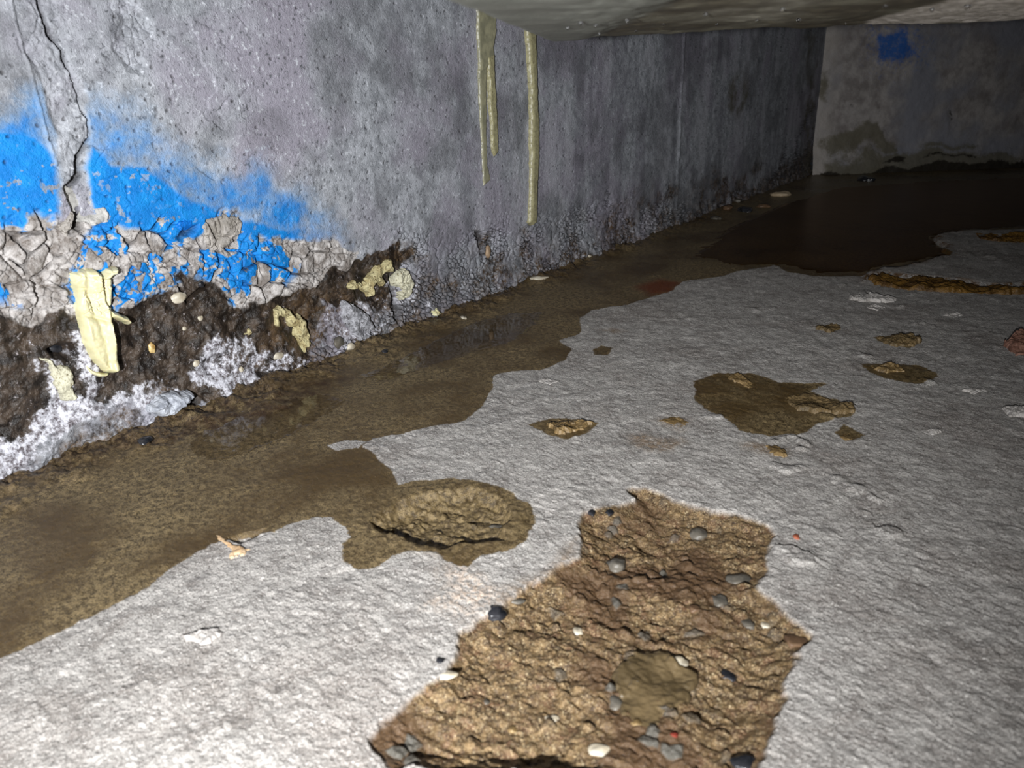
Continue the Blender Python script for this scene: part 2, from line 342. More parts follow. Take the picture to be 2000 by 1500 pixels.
# ------------------------------------------------------------------ material helpers
def L(c):
    return tuple([(x / 255 / 12.92 if x / 255 <= .04045 else ((x / 255 + .055) / 1.055) ** 2.4) for x in c]) + (1,)
class NT:
    def __init__(s, name):
        s.m = bpy.data.materials.new(name); s.m.use_nodes = True; s.t = s.m.node_tree; s.n = s.t.nodes
        s.b = s.n['Principled BSDF']; s.geo = s.n.new('ShaderNodeNewGeometry'); s.tc = s.n.new('ShaderNodeTexCoord')
    def l(s, a, b): s.t.links.new(a, b)
    def inp(s, sock, v):
        if hasattr(v, 'is_output') or isinstance(v, bpy.types.NodeSocket): s.l(v, sock)
        else: sock.default_value = v
    def attr(s, name):
        a = s.n.new('ShaderNodeAttribute'); a.attribute_name = name; return a.outputs['Fac']
    def noise(s, sc, det=5, rough=.6, dist=0, vec=None, color=False):
        n = s.n.new('ShaderNodeTexNoise'); n.inputs['Scale'].default_value = sc; n.inputs['Detail'].default_value = det
        n.inputs['Roughness'].default_value = rough; n.inputs['Distortion'].default_value = dist
        s.l(vec or s.tc.outputs['Object'], n.inputs['Vector']); return n.outputs['Color' if color else 'Fac']
    def vor(s, sc, feat='F1', out='Distance', rnd=1):
        n = s.n.new('ShaderNodeTexVoronoi'); n.feature = feat; n.inputs['Scale'].default_value = sc; n.inputs['Randomness'].default_value = rnd
        s.l(s.tc.outputs['Object'], n.inputs['Vector']); return n.outputs[out]
    def mr(s, v, a, b, c=0, d=1):
        n = s.n.new('ShaderNodeMapRange'); n.interpolation_type = 'SMOOTHSTEP'; s.inp(n.inputs[0], v)
        for i, q in enumerate((a, b, c, d)): n.inputs[i + 1].default_value = q
        return n.outputs[0]
    def math(s, op, a, b=0.0, clamp=False):
        n = s.n.new('ShaderNodeMath'); n.operation = op; n.use_clamp = clamp; s.inp(n.inputs[0], a); s.inp(n.inputs[1], b); return n.outputs[0]
    def mix(s, f, a, b, mode='MIX'):
        n = s.n.new('ShaderNodeMix'); n.data_type = 'RGBA'; n.blend_type = mode
        s.inp(n.inputs[0], f); s.inp(n.inputs[6], a); s.inp(n.inputs[7], b); return n.outputs[2]
    def bump(s, h, strength, dist):
        n = s.n.new('ShaderNodeBump'); n.inputs['Strength'].default_value = strength; n.inputs['Distance'].default_value = dist
        s.l(h, n.inputs['Height']); 
        if getattr(s, 'lastb', None): s.l(s.lastb, n.inputs['Normal'])
        s.lastb = n.outputs[0]; s.l(n.outputs[0], s.b.inputs['Normal']); return n.outputs[0]

def mat_floor():
    t = NT('floor concrete'); wet0, damp, patch, rec = [t.attr(a) for a in ('wet', 'damp', 'patch', 'recess')]
    n_f = t.noise(420, 3, .7); n_m = t.noise(60, 5, .65); n_l = t.noise(7, 4, .6); n_s = t.noise(150, 4, .75)
    dry = t.mix(t.mr(n_m, .3, .72), L((148, 143, 138)), L((194, 189, 183)))
    dry = t.mix(t.mr(n_l, .46, .66, 0, .6), dry, L((140, 131, 124)))
    n_q = t.noise(22, 5, .7, 1.0); dry = t.mix(t.mr(n_q, .52, .66, 0, .55), dry, L((122, 114, 108))); dry = t.mix(t.mr(n_q, .46, .34, 0, .6), dry, L((206, 200, 194)))
    dry = t.mix(t.mr(n_s, .56, .70), dry, L((214, 209, 203)))
    dry = t.mix(t.mr(n_s, .42, .30), dry, L((118, 110, 106)))
    dry = t.mix(t.mr(n_f, .42, .28), dry, L((88, 82, 78)))
    dry = t.mix(t.mr(n_f, .60, .70), dry, L((226, 220, 214)))
    dry = t.mix(t.math('MULTIPLY', t.attr('peach'), t.mr(n_s, .4, .6)), dry, L((222, 200, 180)))
    wetc = t.mix(t.mr(n_s, .38, .62), L((76, 62, 38)), L((146, 126, 90)))
    wetc = t.mix(t.mr(n_f, .42, .28), wetc, L((52, 42, 28)))
    wetc = t.mix(t.mr(n_f, .62, .74), wetc, L((170, 146, 100)))
    n_y = t.noise(750, 3, .8); wetc = t.mix(t.mr(n_y, .55, .62), wetc, L((158, 138, 100))); wetc = t.mix(t.mr(n_y, .45, .38), wetc, L((40, 32, 22)))
    dry = t.mix(t.mr(n_y, .44, .36), dry, L((96, 90, 86))); dry = t.mix(t.mr(n_y, .57, .64), dry, L((222, 218, 212)))
    wetc = t.mix(t.mr(n_l, .40, .66), wetc, L((84, 66, 38)), )
    wetc = t.mix(t.math('MULTIPLY', t.attr('stain'), t.mr(n_m, .35, .6)), wetc, L((60, 40, 20)))
    wetc = t.mix(t.math('MULTIPLY', t.attr('rust'), .9), wetc, L((112, 50, 8)))
    edgen = t.math('MULTIPLY', t.math('SUBTRACT', n_s, .5), .9)
    wm = t.mr(t.math('ADD', t.math('MAXIMUM', wet0, damp), edgen), .38, .62)
    c = t.mix(wm, dry, wetc)
    c = t.mix(t.math('MULTIPLY', t.attr('faint'), t.mr(n_s, .35, .6, .1, .8)), c, L((132, 108, 80)))
    c = t.mix(t.math('MULTIPLY', t.attr('stepm'), t.mr(n_m, .42, .6)), c, L((100, 68, 22)))
    pc = t.mix(t.mr(n_s, .34, .66), L((66, 48, 30)), L((142, 116, 80)))
    pc = t.mix(t.mr(n_m, .5, .66), pc, L((112, 82, 58)))
    pc = t.mix(t.mr(n_y, .45, .36), pc, L((50, 38, 24)))
    pc = t.mix(t.mr(n_y, .56, .64), pc, L((196, 174, 134)))
    pc = t.mix(t.mr(n_f, .60, .70), pc, L((206, 188, 150)))
    pc = t.mix(t.mr(n_l, .50, .60), pc, L((94, 72, 50)))
    pc = t.mix(t.math('MULTIPLY', t.attr('agg'), t.mr(n_l, .45, .6)), pc, L((92, 88, 80)))
    c = t.mix(patch, c, pc)
    c = t.mix(t.math('MULTIPLY', rec, .85), c, t.mix(t.mr(n_s, .35, .62), L((66, 54, 36)), L((134, 115, 80))))
    ft = t.math('MULTIPLY', t.attr('foot'), t.mr(n_m, .42, .58, .2, .9))
    c = t.mix(ft, c, t.mix(t.mr(n_s, .4, .6), L((40, 30, 20)), L((128, 108, 80))))
    t.inp(t.b.inputs['Base Color'], c)
    wetall = t.math('MAXIMUM', wm, t.math('MAXIMUM', patch, rec))
    t.inp(t.b.inputs['Roughness'], t.math('SUBTRACT', .88, t.math('MULTIPLY', wetall, t.mr(n_l, .35, .65, .46, .62))))
    t.inp(t.b.inputs['Specular IOR Level'], t.math('ADD', .25, t.math('MULTIPLY', wetall, .25)))
    st = t.math('ADD', t.math('MULTIPLY', n_s, .7), t.math('MULTIPLY', n_f, .35))
    st = t.math('MULTIPLY', st, t.math('SUBTRACT', 1.0, t.math('MULTIPLY', wm, .45)))
    t.bump(st, 1.0, .0036)
    n_x = t.noise(900, 2, .7); t.bump(t.math('MULTIPLY', n_x, wetall), .8, .0014)
    t.b.inputs['Specular IOR Level'].default_value = .5
    return t.m
def mat_wall():
    t = NT('left wall concrete'); blue, dark, white, bare, olive, brown, grime_shade, cell = [t.attr(a) for a in ('blue', 'dark', 'white', 'bare', 'olive', 'brown', 'grime_shade', 'cell')]
    n_f = t.noise(420, 3, .7); n_m = t.noise(45, 5, .65); n_l = t.noise(5, 4, .6); n_s = t.noise(150, 4, .72)
    c = t.mix(t.mr(n_m, .34, .68), L((142, 145, 151)), L((184, 187, 194)))
    c = t.mix(t.mr(n_l, .44, .62), c, L((160, 156, 168)))
    c = t.mix(t.mr(n_s, .56, .7), c, L((210, 213, 220)))
    c = t.mix(t.mr(n_s, .44, .32), c, L((98, 100, 105)))
    c = t.mix(t.mr(n_f, .36, .27), c, L((56, 56, 58)))
    c = t.mix(t.mr(t.attr('streak'), .05, .4, 0, .38), c, L((112, 110, 120)))
    c = t.mix(t.mr(t.attr('streak'), -.05, -.4, 0, .4), c, L((196, 196, 204)))
    c = t.mix(t.math('MULTIPLY', t.attr('dark_blotch'), t.mr(n_s, .3, .62, .1, .6)), c, L((84, 84, 88)))  # random darker blotches, denser low down towards the far end
    bc = t.mix(t.mr(n_m, .35, .65), L((128, 120, 114)), L((204, 199, 196)))
    bc = t.mix(t.mr(n_s, .45, .33), bc, L((104, 94, 86)))
    c = t.mix(t.mr(t.math('ADD', bare, t.math('MULTIPLY', t.math('SUBTRACT', n_s, .5), .6)), .35, .65), c, bc)
    bl = t.mix(t.mr(n_m, .35, .7), L((0, 122, 206)), L((10, 144, 226)))
    bf = t.math('MULTIPLY', t.math('ADD', blue, t.math('MULTIPLY', t.math('SUBTRACT', n_s, .5), .35)), t.mr(blue, .0, .12))
    bf = t.math('MULTIPLY', bf, t.mr(n_f, .74, .68))
    c = t.mix(t.mr(bf, .05, .85), c, t.mix(t.mr(bf, .2, .8), L((96, 160, 214)), bl))
    dc = t.mix(t.mr(n_m, .36, .66), L((30, 25, 22)), L((82, 70, 60)))
    dc = t.mix(t.mr(n_s, .60, .72), dc, L((168, 160, 160)))
    c = t.mix(t.mr(t.math('ADD', dark, t.math('MULTIPLY', t.math('SUBTRACT', n_s, .5), .8)), .35, .65), c, dc)
    c = t.mix(t.math('MULTIPLY', t.attr('brown'), t.mr(n_s, .62, .38, .35, 1)), c, t.mix(t.mr(n_m, .4, .6), L((46, 36, 27)), L((96, 76, 54))))
    wc = t.mix(t.mr(n_s, .36, .6), L((96, 88, 92)), L((214, 214, 222)))
    c = t.mix(t.mr(t.math('ADD', white, t.math('MULTIPLY', t.math('SUBTRACT', t.math('ADD', t.math('MULTIPLY', n_m, .6), t.math('MULTIPLY', n_s, .4)), .5), 3.6)), .38, .9), c, wc)
    c = t.mix(t.math('MULTIPLY', olive, t.mr(n_m, .3, .6, .3, .9)), c, L((92, 86, 70)))
    c = t.mix(t.math('MULTIPLY', grime_shade, .8), c, L((38, 32, 28)))
    t.inp(t.b.inputs['Base Color'], c)
    t.inp(t.b.inputs['Roughness'], t.math('SUBTRACT', .62, t.math('MULTIPLY', dark, .25)))
    t.b.inputs['Specular IOR Level'].default_value = .45
    t.bump(t.math('ADD', t.math('MULTIPLY', n_s, .6), t.math('MULTIPLY', n_f, .35)), 1.0, .0030)
    return t.m
def mat_far():
    t = NT('far wall concrete'); a = {k: t.attr(k) for k in ('blue', 'olive', 'dark', 'pale')}
    n_m = t.noise(18, 5, .65); n_s = t.noise(70, 4, .7); n_l = t.noise(3, 4, .6)
    c = t.mix(t.mr(n_m, .35, .68), L((140, 133, 130)), L((184, 178, 174)))
    c = t.mix(t.mr(n_l, .45, .6), c, L((146, 146, 154)))
    c = t.mix(t.math('MULTIPLY', a['pale'], .7), c, L((196, 188, 180)))
    nz = t.math('MULTIPLY', t.math('SUBTRACT', n_s, .5), .9)
    c = t.mix(t.mr(t.math('ADD', a['blue'], t.math('MULTIPLY', nz, 1.8)), .2, 1.1, 0, .9), c, L((8, 100, 190)))
    c = t.mix(t.mr(t.math('ADD', a['olive'], nz), .3, .8, 0, .8), c, L((104, 98, 76)))
    c = t.mix(t.mr(t.math('ADD', a['dark'], nz), .35, .65), c, L((44, 38, 28)))
    t.inp(t.b.inputs['Base Color'], c); t.b.inputs['Roughness'].default_value = .75
    t.bump(n_s, .5, .006); return t.m
def mat_simple(name, c1, c2, rough=.6, spec=.5, sc=60, bs=.4, bd=.002, c3=None, coat=0, sss=0):
    t = NT(name); n = t.noise(sc, 5, .65); n2 = t.noise(sc * 3.3, 3, .7)
    c = t.mix(t.mr(n, .35, .65), L(c1), L(c2))
    if c3: c = t.mix(t.mr(n2, .56, .66), c, L(c3))
    t.inp(t.b.inputs['Base Color'], c); t.b.inputs['Roughness'].default_value = rough; t.b.inputs['Specular IOR Level'].default_value = spec
    t.b.inputs['Coat Weight'].default_value = coat
    t.b.inputs['Subsurface Weight'].default_value = sss; t.b.inputs['Subsurface Scale'].default_value = .004
    t.bump(n2, bs * .8, bd); return t.m
def mat_water(name, tint, rough=.04, wave=.25):
    m_ = bpy.data.materials.new(name); m_.use_nodes = True; t = m_.node_tree; n = t.nodes; n.clear()
    out = n.new('ShaderNodeOutputMaterial'); mx = n.new('ShaderNodeMixShader'); tr = n.new('ShaderNodeBsdfTransparent'); gl = n.new('ShaderNodeBsdfGlossy')
    fr = n.new('ShaderNodeFresnel');  tr.inputs[0].default_value = tint; gl.inputs['Roughness'].default_value = rough; gl.inputs[0].default_value = (1, 1, 1, 1) if rough < .1 else (.50, .42, .36, 1)
    nz = n.new('ShaderNodeTexNoise'); nz.inputs['Scale'].default_value = 14; tc = n.new('ShaderNodeTexCoord'); bp = n.new('ShaderNodeBump')
    gm = n.new('ShaderNodeNewGeometry'); im = n.new('ShaderNodeMapRange'); t.links.new(gm.outputs['Backfacing'], im.inputs[0])
    im.inputs[3].default_value = 1.33; im.inputs[4].default_value = 1 / 1.33; t.links.new(im.outputs[0], fr.inputs['IOR'])
    bp.inputs['Strength'].default_value = wave; bp.inputs['Distance'].default_value = .002
    t.links.new(tc.outputs['Object'], nz.inputs['Vector']); t.links.new(nz.outputs['Fac'], bp.inputs['Height'])
    t.links.new(bp.outputs[0], gl.inputs['Normal']); t.links.new(bp.outputs[0], fr.inputs['Normal'])
    t.links.new(fr.outputs[0], mx.inputs[0]); t.links.new(tr.outputs[0], mx.inputs[1]); t.links.new(gl.outputs[0], mx.inputs[2]); t.links.new(mx.outputs[0], out.inputs[0])
    return m_
M_FLOOR, M_WALL, M_FAR = mat_floor(), mat_wall(), mat_far()
M_RESIN = mat_simple('pale yellow resin', (214, 206, 160), (232, 226, 186), .38, .5, 40, .25, .0015, sss=.15)
M_DRIP = mat_simple('dull yellow resin run', (150, 144, 112), (176, 170, 132), .35, .5, 120, .3, .001, (120, 112, 82))
M_DRIPG = mat_simple('grey green resin run', (136, 134, 112), (164, 160, 132), .35, .5, 60, .2, .001)
M_CRUST = mat_simple('crusted yellow foam', (168, 152, 108), (214, 204, 158), .7, .3, 90, .9, .004, (96, 80, 56))
M_CRUSTW = mat_simple('whitish crusted foam', (196, 192, 170), (226, 222, 196), .7, .3, 90, .9, .004, (150, 140, 110))
M_TAN = mat_simple('damp tan stone', (92, 74, 46), (136, 112, 74), .45, .5, 60, .7, .003, (160, 136, 96))
M_DARKST = mat_simple('wet dark stone', (22, 24, 28), (48, 48, 52), .25, .6, 60, .3, .002)
M_GREYST = mat_simple('grey stone', (70, 67, 61), (104, 98, 88), .45, .5, 50, .5, .002)
M_WHITEST = mat_simple('white stone', (170, 158, 136), (206, 198, 180), .4, .5, 50, .4, .002)
M_OLIVEST = mat_simple('olive flat stone', (74, 62, 42), (104, 88, 62), .4, .5, 25, .3, .003)
M_BROWNST = mat_simple('brown stone', (80, 60, 44), (112, 88, 66), .45, .5, 40, .5, .003)
M_PALEFL = mat_simple('pale concrete flake', (168, 162, 156), (208, 202, 196), .8, .3, 90, .9, .004)
M_ORANGE = mat_simple('peach mortar crumb', (196, 160, 120), (214, 186, 150), .7, .3, 60, .5, .003)
M_WATER = mat_water('shallow water', (.86, .84, .80, 1)); M_WATERD = mat_water('brown standing water', (.72, .62, .50, 1), .28, .3)
M_DROP = bpy.data.materials.new('water droplet'); M_DROP.use_nodes = True
_b = M_DROP.node_tree.nodes['Principled BSDF']; _b.inputs['Transmission Weight'].default_value = 1; _b.inputs['Roughness'].default_value = .22; _b.inputs['IOR'].default_value = 1.33

# ------------------------------------------------------------------ floor
def build_floor():
    yc = math.atan2(CF[1], CF[0])
    inner = np.linspace(-.70, .72, 1250)
    ang = np.concatenate([np.linspace(-1.5, -.705, 90), inner, np.linspace(.725, 1.5, 90)])
    u = np.linspace(1 / .30, 1 / 5.4, 1000); r = 1 / u
    r = np.concatenate([[.02, .08, .15, .22, .26], r])
    # refine the far rows a little
    A, Rr = np.meshgrid(ang, r, indexing='ij')
    X = Rr * np.cos(yc - A); Y = Rr * np.sin(yc - A)
    X = np.maximum(X, WALL_X - .05)
    s = (np.stack([X, Y], -1) - CORNER) @ FNRM                         # keep the slab from running on beyond the far wall
    over = np.minimum(s + .08, 0); X = X - over * FNRM[0]; Y = Y - over * FNRM[1]; X = np.maximum(X, WALL_X - .05)
    f = floor_fields(X.ravel(), Y.ravel()); h = f.pop('h')
    co = np.stack([X.ravel(), Y.ravel(), h], 1); fc = grid_faces(*A.shape)
    o = link('floor', np_mesh('floor', co, fc, f), M_FLOOR); o['kind'] = 'structure'
    return o
def build_wall():
    ang = np.concatenate([np.linspace(-1.0, .10, 60), np.linspace(.105, math.atan((CORNER[1] + .01) / -WALL_X), 1150)])
    U = -WALL_X * np.tan(ang); V = np.concatenate([np.linspace(-.03, .56, 620), np.linspace(.565, .85, 60)])
    uu, vv = np.meshgrid(U, V, indexing='ij'); f = wall_fields(uu.ravel(), vv.ravel()); h = f.pop('h')
    co = np.stack([WALL_X + h, uu.ravel(), vv.ravel()], 1); fc = grid_faces(*uu.shape)[:, ::-1]
    fc = fc if True else fc
    o = link('wall_left', np_mesh('wall_left', co, fc[:, ::-1], f), M_WALL); o['kind'] = 'structure'
def build_far():
    S = np.linspace(0, 3.4, 700); V = np.linspace(-.03, .85, 200); s, v = np.meshgrid(S, V, indexing='ij'); s = s.ravel(); v = v.ravel()
    n1 = fbm(s, v, 6, 4, 201); n2 = fbm(s, v, 6, 4, 221)
    def sd(p, k=.05): return sd_poly(s + n1 * k, v + n2 * k, rp(p))
    blue = np.maximum(ss(-.02, .04, sd([(1712,50),(1790,50),(1805,90),(1770,118),(1715,125)])), ss(-.12, .05, sd([(1700,40),(1800,40),(1800,110),(1720,125)])) * .45)
    olive = np.max([ss(-.04, .04, sd(p, .08)) for p in ([(1610,262),(1740,258),(1760,290),(1620,310)], [(1600,320),(1780,285),(1960,300),(1990,330),(1600,360)],
             [(1600,60),(1650,55),(1630,90),(1605,85)], [(1610,150),(1630,145),(1632,190),(1612,190)], [(1800,270),(1900,272),(1920,285),(1800,290)])], 0)
    dark = np.max([ss(-.02, .03, sd(p, .06)) for p in ([(1715,318),(1760,295),(1778,300),(1770,318),(1740,322)], [(1780,312),(1830,298),(1900,300),(1900,308),(1830,310)],
             [(1590,340),(1700,328),(2010,315),(2010,400),(1590,400)], [(1660,205),(1668,200),(1670,215),(1664,218)], [(1842,200),(1852,200),(1850,232),(1846,232)])], 0)
    pale = ss(.10, .02, s + n1 * .03) 
    h = fbm(s, v, 4, 4, 230) * .006 + fbm(s, v, 30, 4, 231) * .003 - dark * .006 + olive * .004 + ss(.12, -.0, v + n1 * .03) * .02
    p3 = CORNER[None] + s[:, None] * FDIR[None] + h[:, None] * FNRM[None]
    co = np.concatenate([p3, v[:, None]], 1)
    o = link('wall_back', np_mesh('wall_back', co, grid_faces(700, 200), dict(blue=blue, olive=olive, dark=dark, pale=pale)), M_FAR); o['kind'] = 'structure'
def build_ceiling():
    a = [(WALL_X - .05, -1.0), (2.6, -1.0), (CORNER + FDIR * 3.4 - FNRM * .1), (CORNER - FNRM * .1)]
    co = [(p[0], p[1], z) for z in (.82, .90) for p in a]
    fc = np.array([(0, 1, 2, 3), (7, 6, 5, 4), (0, 4, 5, 1), (1, 5, 6, 2), (2, 6, 7, 3), (3, 7, 4, 0)])
    o = link('ceiling', np_mesh('ceiling', np.array(co), fc, smooth=False), mat_simple('ceiling concrete', (96, 94, 86), (128, 124, 116), .9, .2, 12, .5, .01)); o['kind'] = 'structure'
build_floor(); build_wall(); build_far(); build_ceiling()

# ------------------------------------------------------------------ low concrete beam over the camera's right
def build_beam():
    CRh = np.array([CR[0], CR[1]]); CRh /= np.linalg.norm(CRh); CFh = np.array([CF[0], CF[1]]); CFh /= np.linalg.norm(CFh)
    D = .70
    def at(px, py, z):
        p = floor_pt(px, py, z); return p @ CRh, p @ CFh
    z0 = .4355
    tip = at(1060, 76, z0); left = at(880, -2, z0 + .004); far = at(2000, 38, z0)
    # grid over (a = sideways, b = forward); bottom surface rises at the rounded nose and at the lips
    na, nb = 420, 190
    T = np.linspace(0, 1, na); S = np.linspace(0, 1, nb); t, s = np.meshgrid(T, S, indexing='ij')
    fa = np.array([tip[0], tip[1]]); fb = np.array([far[0], far[1]]); ex = (fb - fa) / (far[0] - tip[0])
    width = 1.0
    lx = np.array([left[0] - tip[0], left[1] - tip[1]])
    P = fa[None, None] + ex[None, None] * (t[..., None] ** 1.3 * width) + lx[None, None] * (s[..., None] * 1.35)
    a = P[..., 0]; b = P[..., 1]
    dist_far = s * np.linalg.norm(lx) * 1.35; dist_left = t ** 1.3 * width
    e1 = np.clip(1 - dist_far / .016, 0, 1); e2 = np.clip(1 - dist_left / .028, 0, 1)
    z = z0 + .014 * e1 ** 2 + .020 * e2 ** 2
    # plastered facet on the left, then a step to the rougher soffit, then a streak of torchlight painted in pale
    z = z - .004 * ss(.075, .045, dist_left - dist_far * .12) + fbm(a, b, 12, 4, 300) * .0012 + fbm(a, b, 60, 3, 301) * .0012 * ss(.04, .09, dist_left)
    z += fbm(a, b * .3, 18, 3, 302) * .002 * ss(.1, .2, dist_left)
    facet = ss(.078, .066, dist_left - dist_far * .12 + .004 * fbm(a, b, 30, 3, 303))
    A2 = a; lit_streak = np.zeros(a.shape)
    q = np.array([at(*p, z0) for p in [(1690,49),(1760,28),(1850,6),(1900,-20),(2150,-40),(2150,30),(2000,36),(1850,42)]])
    lit_streak = ss(-.004, .006, sd_poly(a + .006 * fbm(a, b, 25, 3, 304), b, q))
    q = np.array([at(*p, z0) for p in [(1370,30),(1480,5),(1640,-20),(1700,-20),(1560,35),(1480,62),(1400,62)]])
    pale = ss(-.02, .02, sd_poly(a, b, q)) * ss(-.3, .3, fbm(a, b, 22, 3, 305))
    world = a[..., None] * CRh + b[..., None] * CFh
    bot = np.stack([world[..., 0], world[..., 1], z], -1).reshape(-1, 3)
    top = bot.copy(); top[:, 2] = .83
    n = na * nb; g = grid_faces(na, nb); idx = np.arange(n).reshape(na, nb)
    loop = np.concatenate([idx[:, 0], idx[-1, 1:], idx[-2::-1, -1], idx[0, -2:0:-1]])
    nl = np.roll(loop, -1); side = np.stack([loop, nl, nl + n, loop + n], 1)
    att = {k: np.concatenate([v.ravel(), v.ravel() * 0]) for k, v in dict(facet=facet, lit_streak=lit_streak, pale=pale).items()}
    me = np_mesh('concrete_beam', np.concatenate([bot, top]), np.concatenate([g, g[:, ::-1] + n, side]), att)
    t_ = NT('beam concrete'); fm, sm, pm = t_.attr('facet'), t_.attr('lit_streak'), t_.attr('pale'); nm = t_.noise(30, 5, .65); ns = t_.noise(110, 4, .7); nl_ = t_.noise(9, 3, .6)
    c = t_.mix(t_.mr(nm, .35, .65), L((64, 57, 43)), L((90, 83, 66)))
    c = t_.mix(t_.mr(nl_, .46, .60), c, L((112, 108, 92)))
    c = t_.mix(t_.math('MULTIPLY', pm, .8), c, L((150, 146, 132)))
    c = t_.mix(fm, c, t_.mix(t_.mr(nm, .35, .65), L((116, 118, 110)), L((130, 131, 123))))
    c = t_.mix(sm, c, t_.mix(t_.mr(ns, .35, .6), L((150, 142, 128)), L((226, 218, 208))))
    t_.inp(t_.b.inputs['Base Color'], c); t_.b.inputs['Roughness'].default_value = .5; t_.bump(ns, .5, .003)
    o = link('concrete_beam', me, t_.m); tag(o, 'olive grey concrete beam with a rounded end, low overhead at the top right', 'beam')
    return CRh, CFh, z0, z, a, b
BE = build_beam()
# ------------------------------------------------------------------ reliefs: thick shapes on the wall or floor, traced outline, own depth
def relief(name, poly, plane, prof, mat, parent=None, n=120, seg=.0, warp=.002, base=None, sink=.003, follow=.5):
    poly = np.asarray(poly, float); lo = poly.min(0) - .002; hi = poly.max(0) + .002; sp = hi - lo
    step = max(sp) / n; nu = max(6, int(sp[0] / step)); nv = max(6, int(sp[1] / step))
    U, V = np.meshgrid(np.linspace(lo[0], hi[0], nu), np.linspace(lo[1], hi[1], nv), indexing='ij'); u = U.ravel(); v = V.ravel()
    s = sd_poly(u + warp * fbm(u, v, 90, 3, 401), v + warp * fbm(u, v, 90, 3, 402), poly)
    th = prof(u, v, s)
    if plane == 'wall': b = wall_fields(u, v)['h'] if base is None else np.full(u.shape, base)
    else: b = floor_fields(u, v)['h'] if base is None else np.full(u.shape, base)
    if base is None: b = b * follow + (1 - follow) * (np.mean(b[s > 0] if (s > 0).any() else b))
    ok = (s > 0).reshape(nu, nv)
    cell = ok[:-1, :-1] | ok[1:, :-1] | ok[1:, 1:] | ok[:-1, 1:]
    g = grid_faces(nu, nv)[cell.ravel()]
    used = np.unique(g); rem = -np.ones(nu * nv, int); rem[used] = np.arange(len(used)); g = rem[g]; m_ = len(used)
    u, v, th, b, s = u[used], v[used], th[used], b[used], s[used]
    th = np.where(s > 0, th, -.0005)
    f = lambda w_: np.stack([WALL_X + w_, u, v], 1) if plane == 'wall' else np.stack([u, v, w_], 1)
    top = f(b + th); bot = f(b - sink)
    e = np.concatenate([g[:, [0, 1]], g[:, [1, 2]], g[:, [2, 3]], g[:, [3, 0]]])
    key = np.sort(e, 1); _, inv, cnt = np.unique(key, axis=0, return_inverse=True, return_counts=True)
    be = e[cnt[inv.ravel()] == 1]
    side = np.stack([be[:, 1], be[:, 0], be[:, 0] + m_, be[:, 1] + m_], 1)
    co = np.concatenate([top, bot]); fc = np.concatenate([g, g[:, ::-1] + m_, side])
    if plane == 'wall': pass
    c = co.mean(0)
    if parent is None:
        c[2] = co[:, 2].min(); o = link(name, np_mesh(name, co - c, fc), mat); o.location = c
    else:
        o = link(name, np_mesh(name, co - np.array(parent.location), fc), mat, parent)
    return o
def plate(t, namp, nf, seed):
    def p(u, v, s):
        k = np.clip(s / .0035, 0, 1); lo = fbm(u, v, 22, 2, seed + 5)
        return t * (.55 + .9 * lo) * np.sqrt(1 - (1 - k) ** 2) + namp * fbm(u, v, nf, 4, seed, .65) * k
    return p
def dome(t, r, namp=0, nf=120, seed=1):
    def p(u, v, s):
        k = np.clip(s / r, 0, 1); return t * np.sqrt(1 - (1 - k) ** 2) + namp * fbm(u, v, nf, 4, seed) * ss(0, r, s)
    return p

# ---- resin runs down the wall
YTOP = -75
d = thing('resin_run', 'forked dull yellow resin run down the grey wall, left of the single long run', 'resin run', loc=(WALL_X, *wall_pt(948, 360)))
relief('sheet', W((925,YTOP),(968,YTOP),(967,60),(962,95),(964,112),(960,140),(953,126),(945,140),(936,140),(931,60)), 'wall', dome(.0045, .004, .0006, 60, 3), M_DRIPG, d, 130, follow=.1)
relief('run', W((934,110),(949,112),(949,160),(948,250),(950,320),(956,352),(942,363),(941,330),(936,240),(934,170)), 'wall', dome(.0040, .0045, .0004, 80, 4), M_DRIPG, d, 200, follow=.1)
relief('run', W((949,112),(963,105),(964,140),(967,200),(970,260),(971,298),(963,306),(958,296),(955,230),(952,160)), 'wall', dome(.0065, .005, .0005, 80, 5), M_DRIP, d, 200, follow=.1)
o = relief('resin_run', W((1025,YTOP),(1043,YTOP),(1044,80),(1046,150),(1047,200),(1050,240),(1049,290),(1048,340),(1046,390),(1045,435),(1038,440),(1030,435),(1032,380),(1033,300),(1034,240),(1033,170),(1029,110),(1026,70)), 'wall',
   dome(.009, .0085, .0016, 16, 6), M_DRIP, n=420, warp=.0015, follow=.1)
tag(o, 'single long dull yellow resin run with a knot halfway, right of the forked run', 'resin run')
# ---- thick strip of resin, lower left
s_ = thing('resin_strip', 'thick pale yellow hardened resin strip hanging on the blue and dark wall at the left', 'resin strip', loc=(WALL_X + .004, *wall_pt(205, 725)))
STRIP = W((140,535),(160,527),(180,524),(192,533),(196,560),(202,585),(210,600),(213,640),(222,680),(228,705),(230,722),(215,728),(200,724),(176,700),(160,670),(152,640),(148,600),(146,570))
def strip_prof(u, v, s):
    q0 = wall_pt(172, 530); q1 = wall_pt(212, 722)
    ax = (q1 - q0) / np.linalg.norm(q1 - q0); nx_ = np.array([-ax[1], ax[0]])
    c = (u - q0[0]) * nx_[0] + (v - q0[1]) * nx_[1]; l = (u - q0[0]) * ax[0] + (v - q0[1]) * ax[1]
    rid = .005 * np.exp(-((c - .006 - .004 * np.sin(l * 40)) / .0045) ** 2) - .003 * np.exp(-((c + .004 + .003 * np.sin(l * 30 + 1)) / .004) ** 2)
    fold = -.003 * np.exp(-((l - .055 - c * .5) / .002) ** 2) + .003 * ss(.056, .062, l - c * .5)
    return .014 * np.sqrt(np.clip(1 - (1 - np.clip(s / .006, 0, 1)) ** 2, 0, 1)) + (rid + fold) * ss(0, .006, s) + .0008 * fbm(u, v, 80, 3, 7)
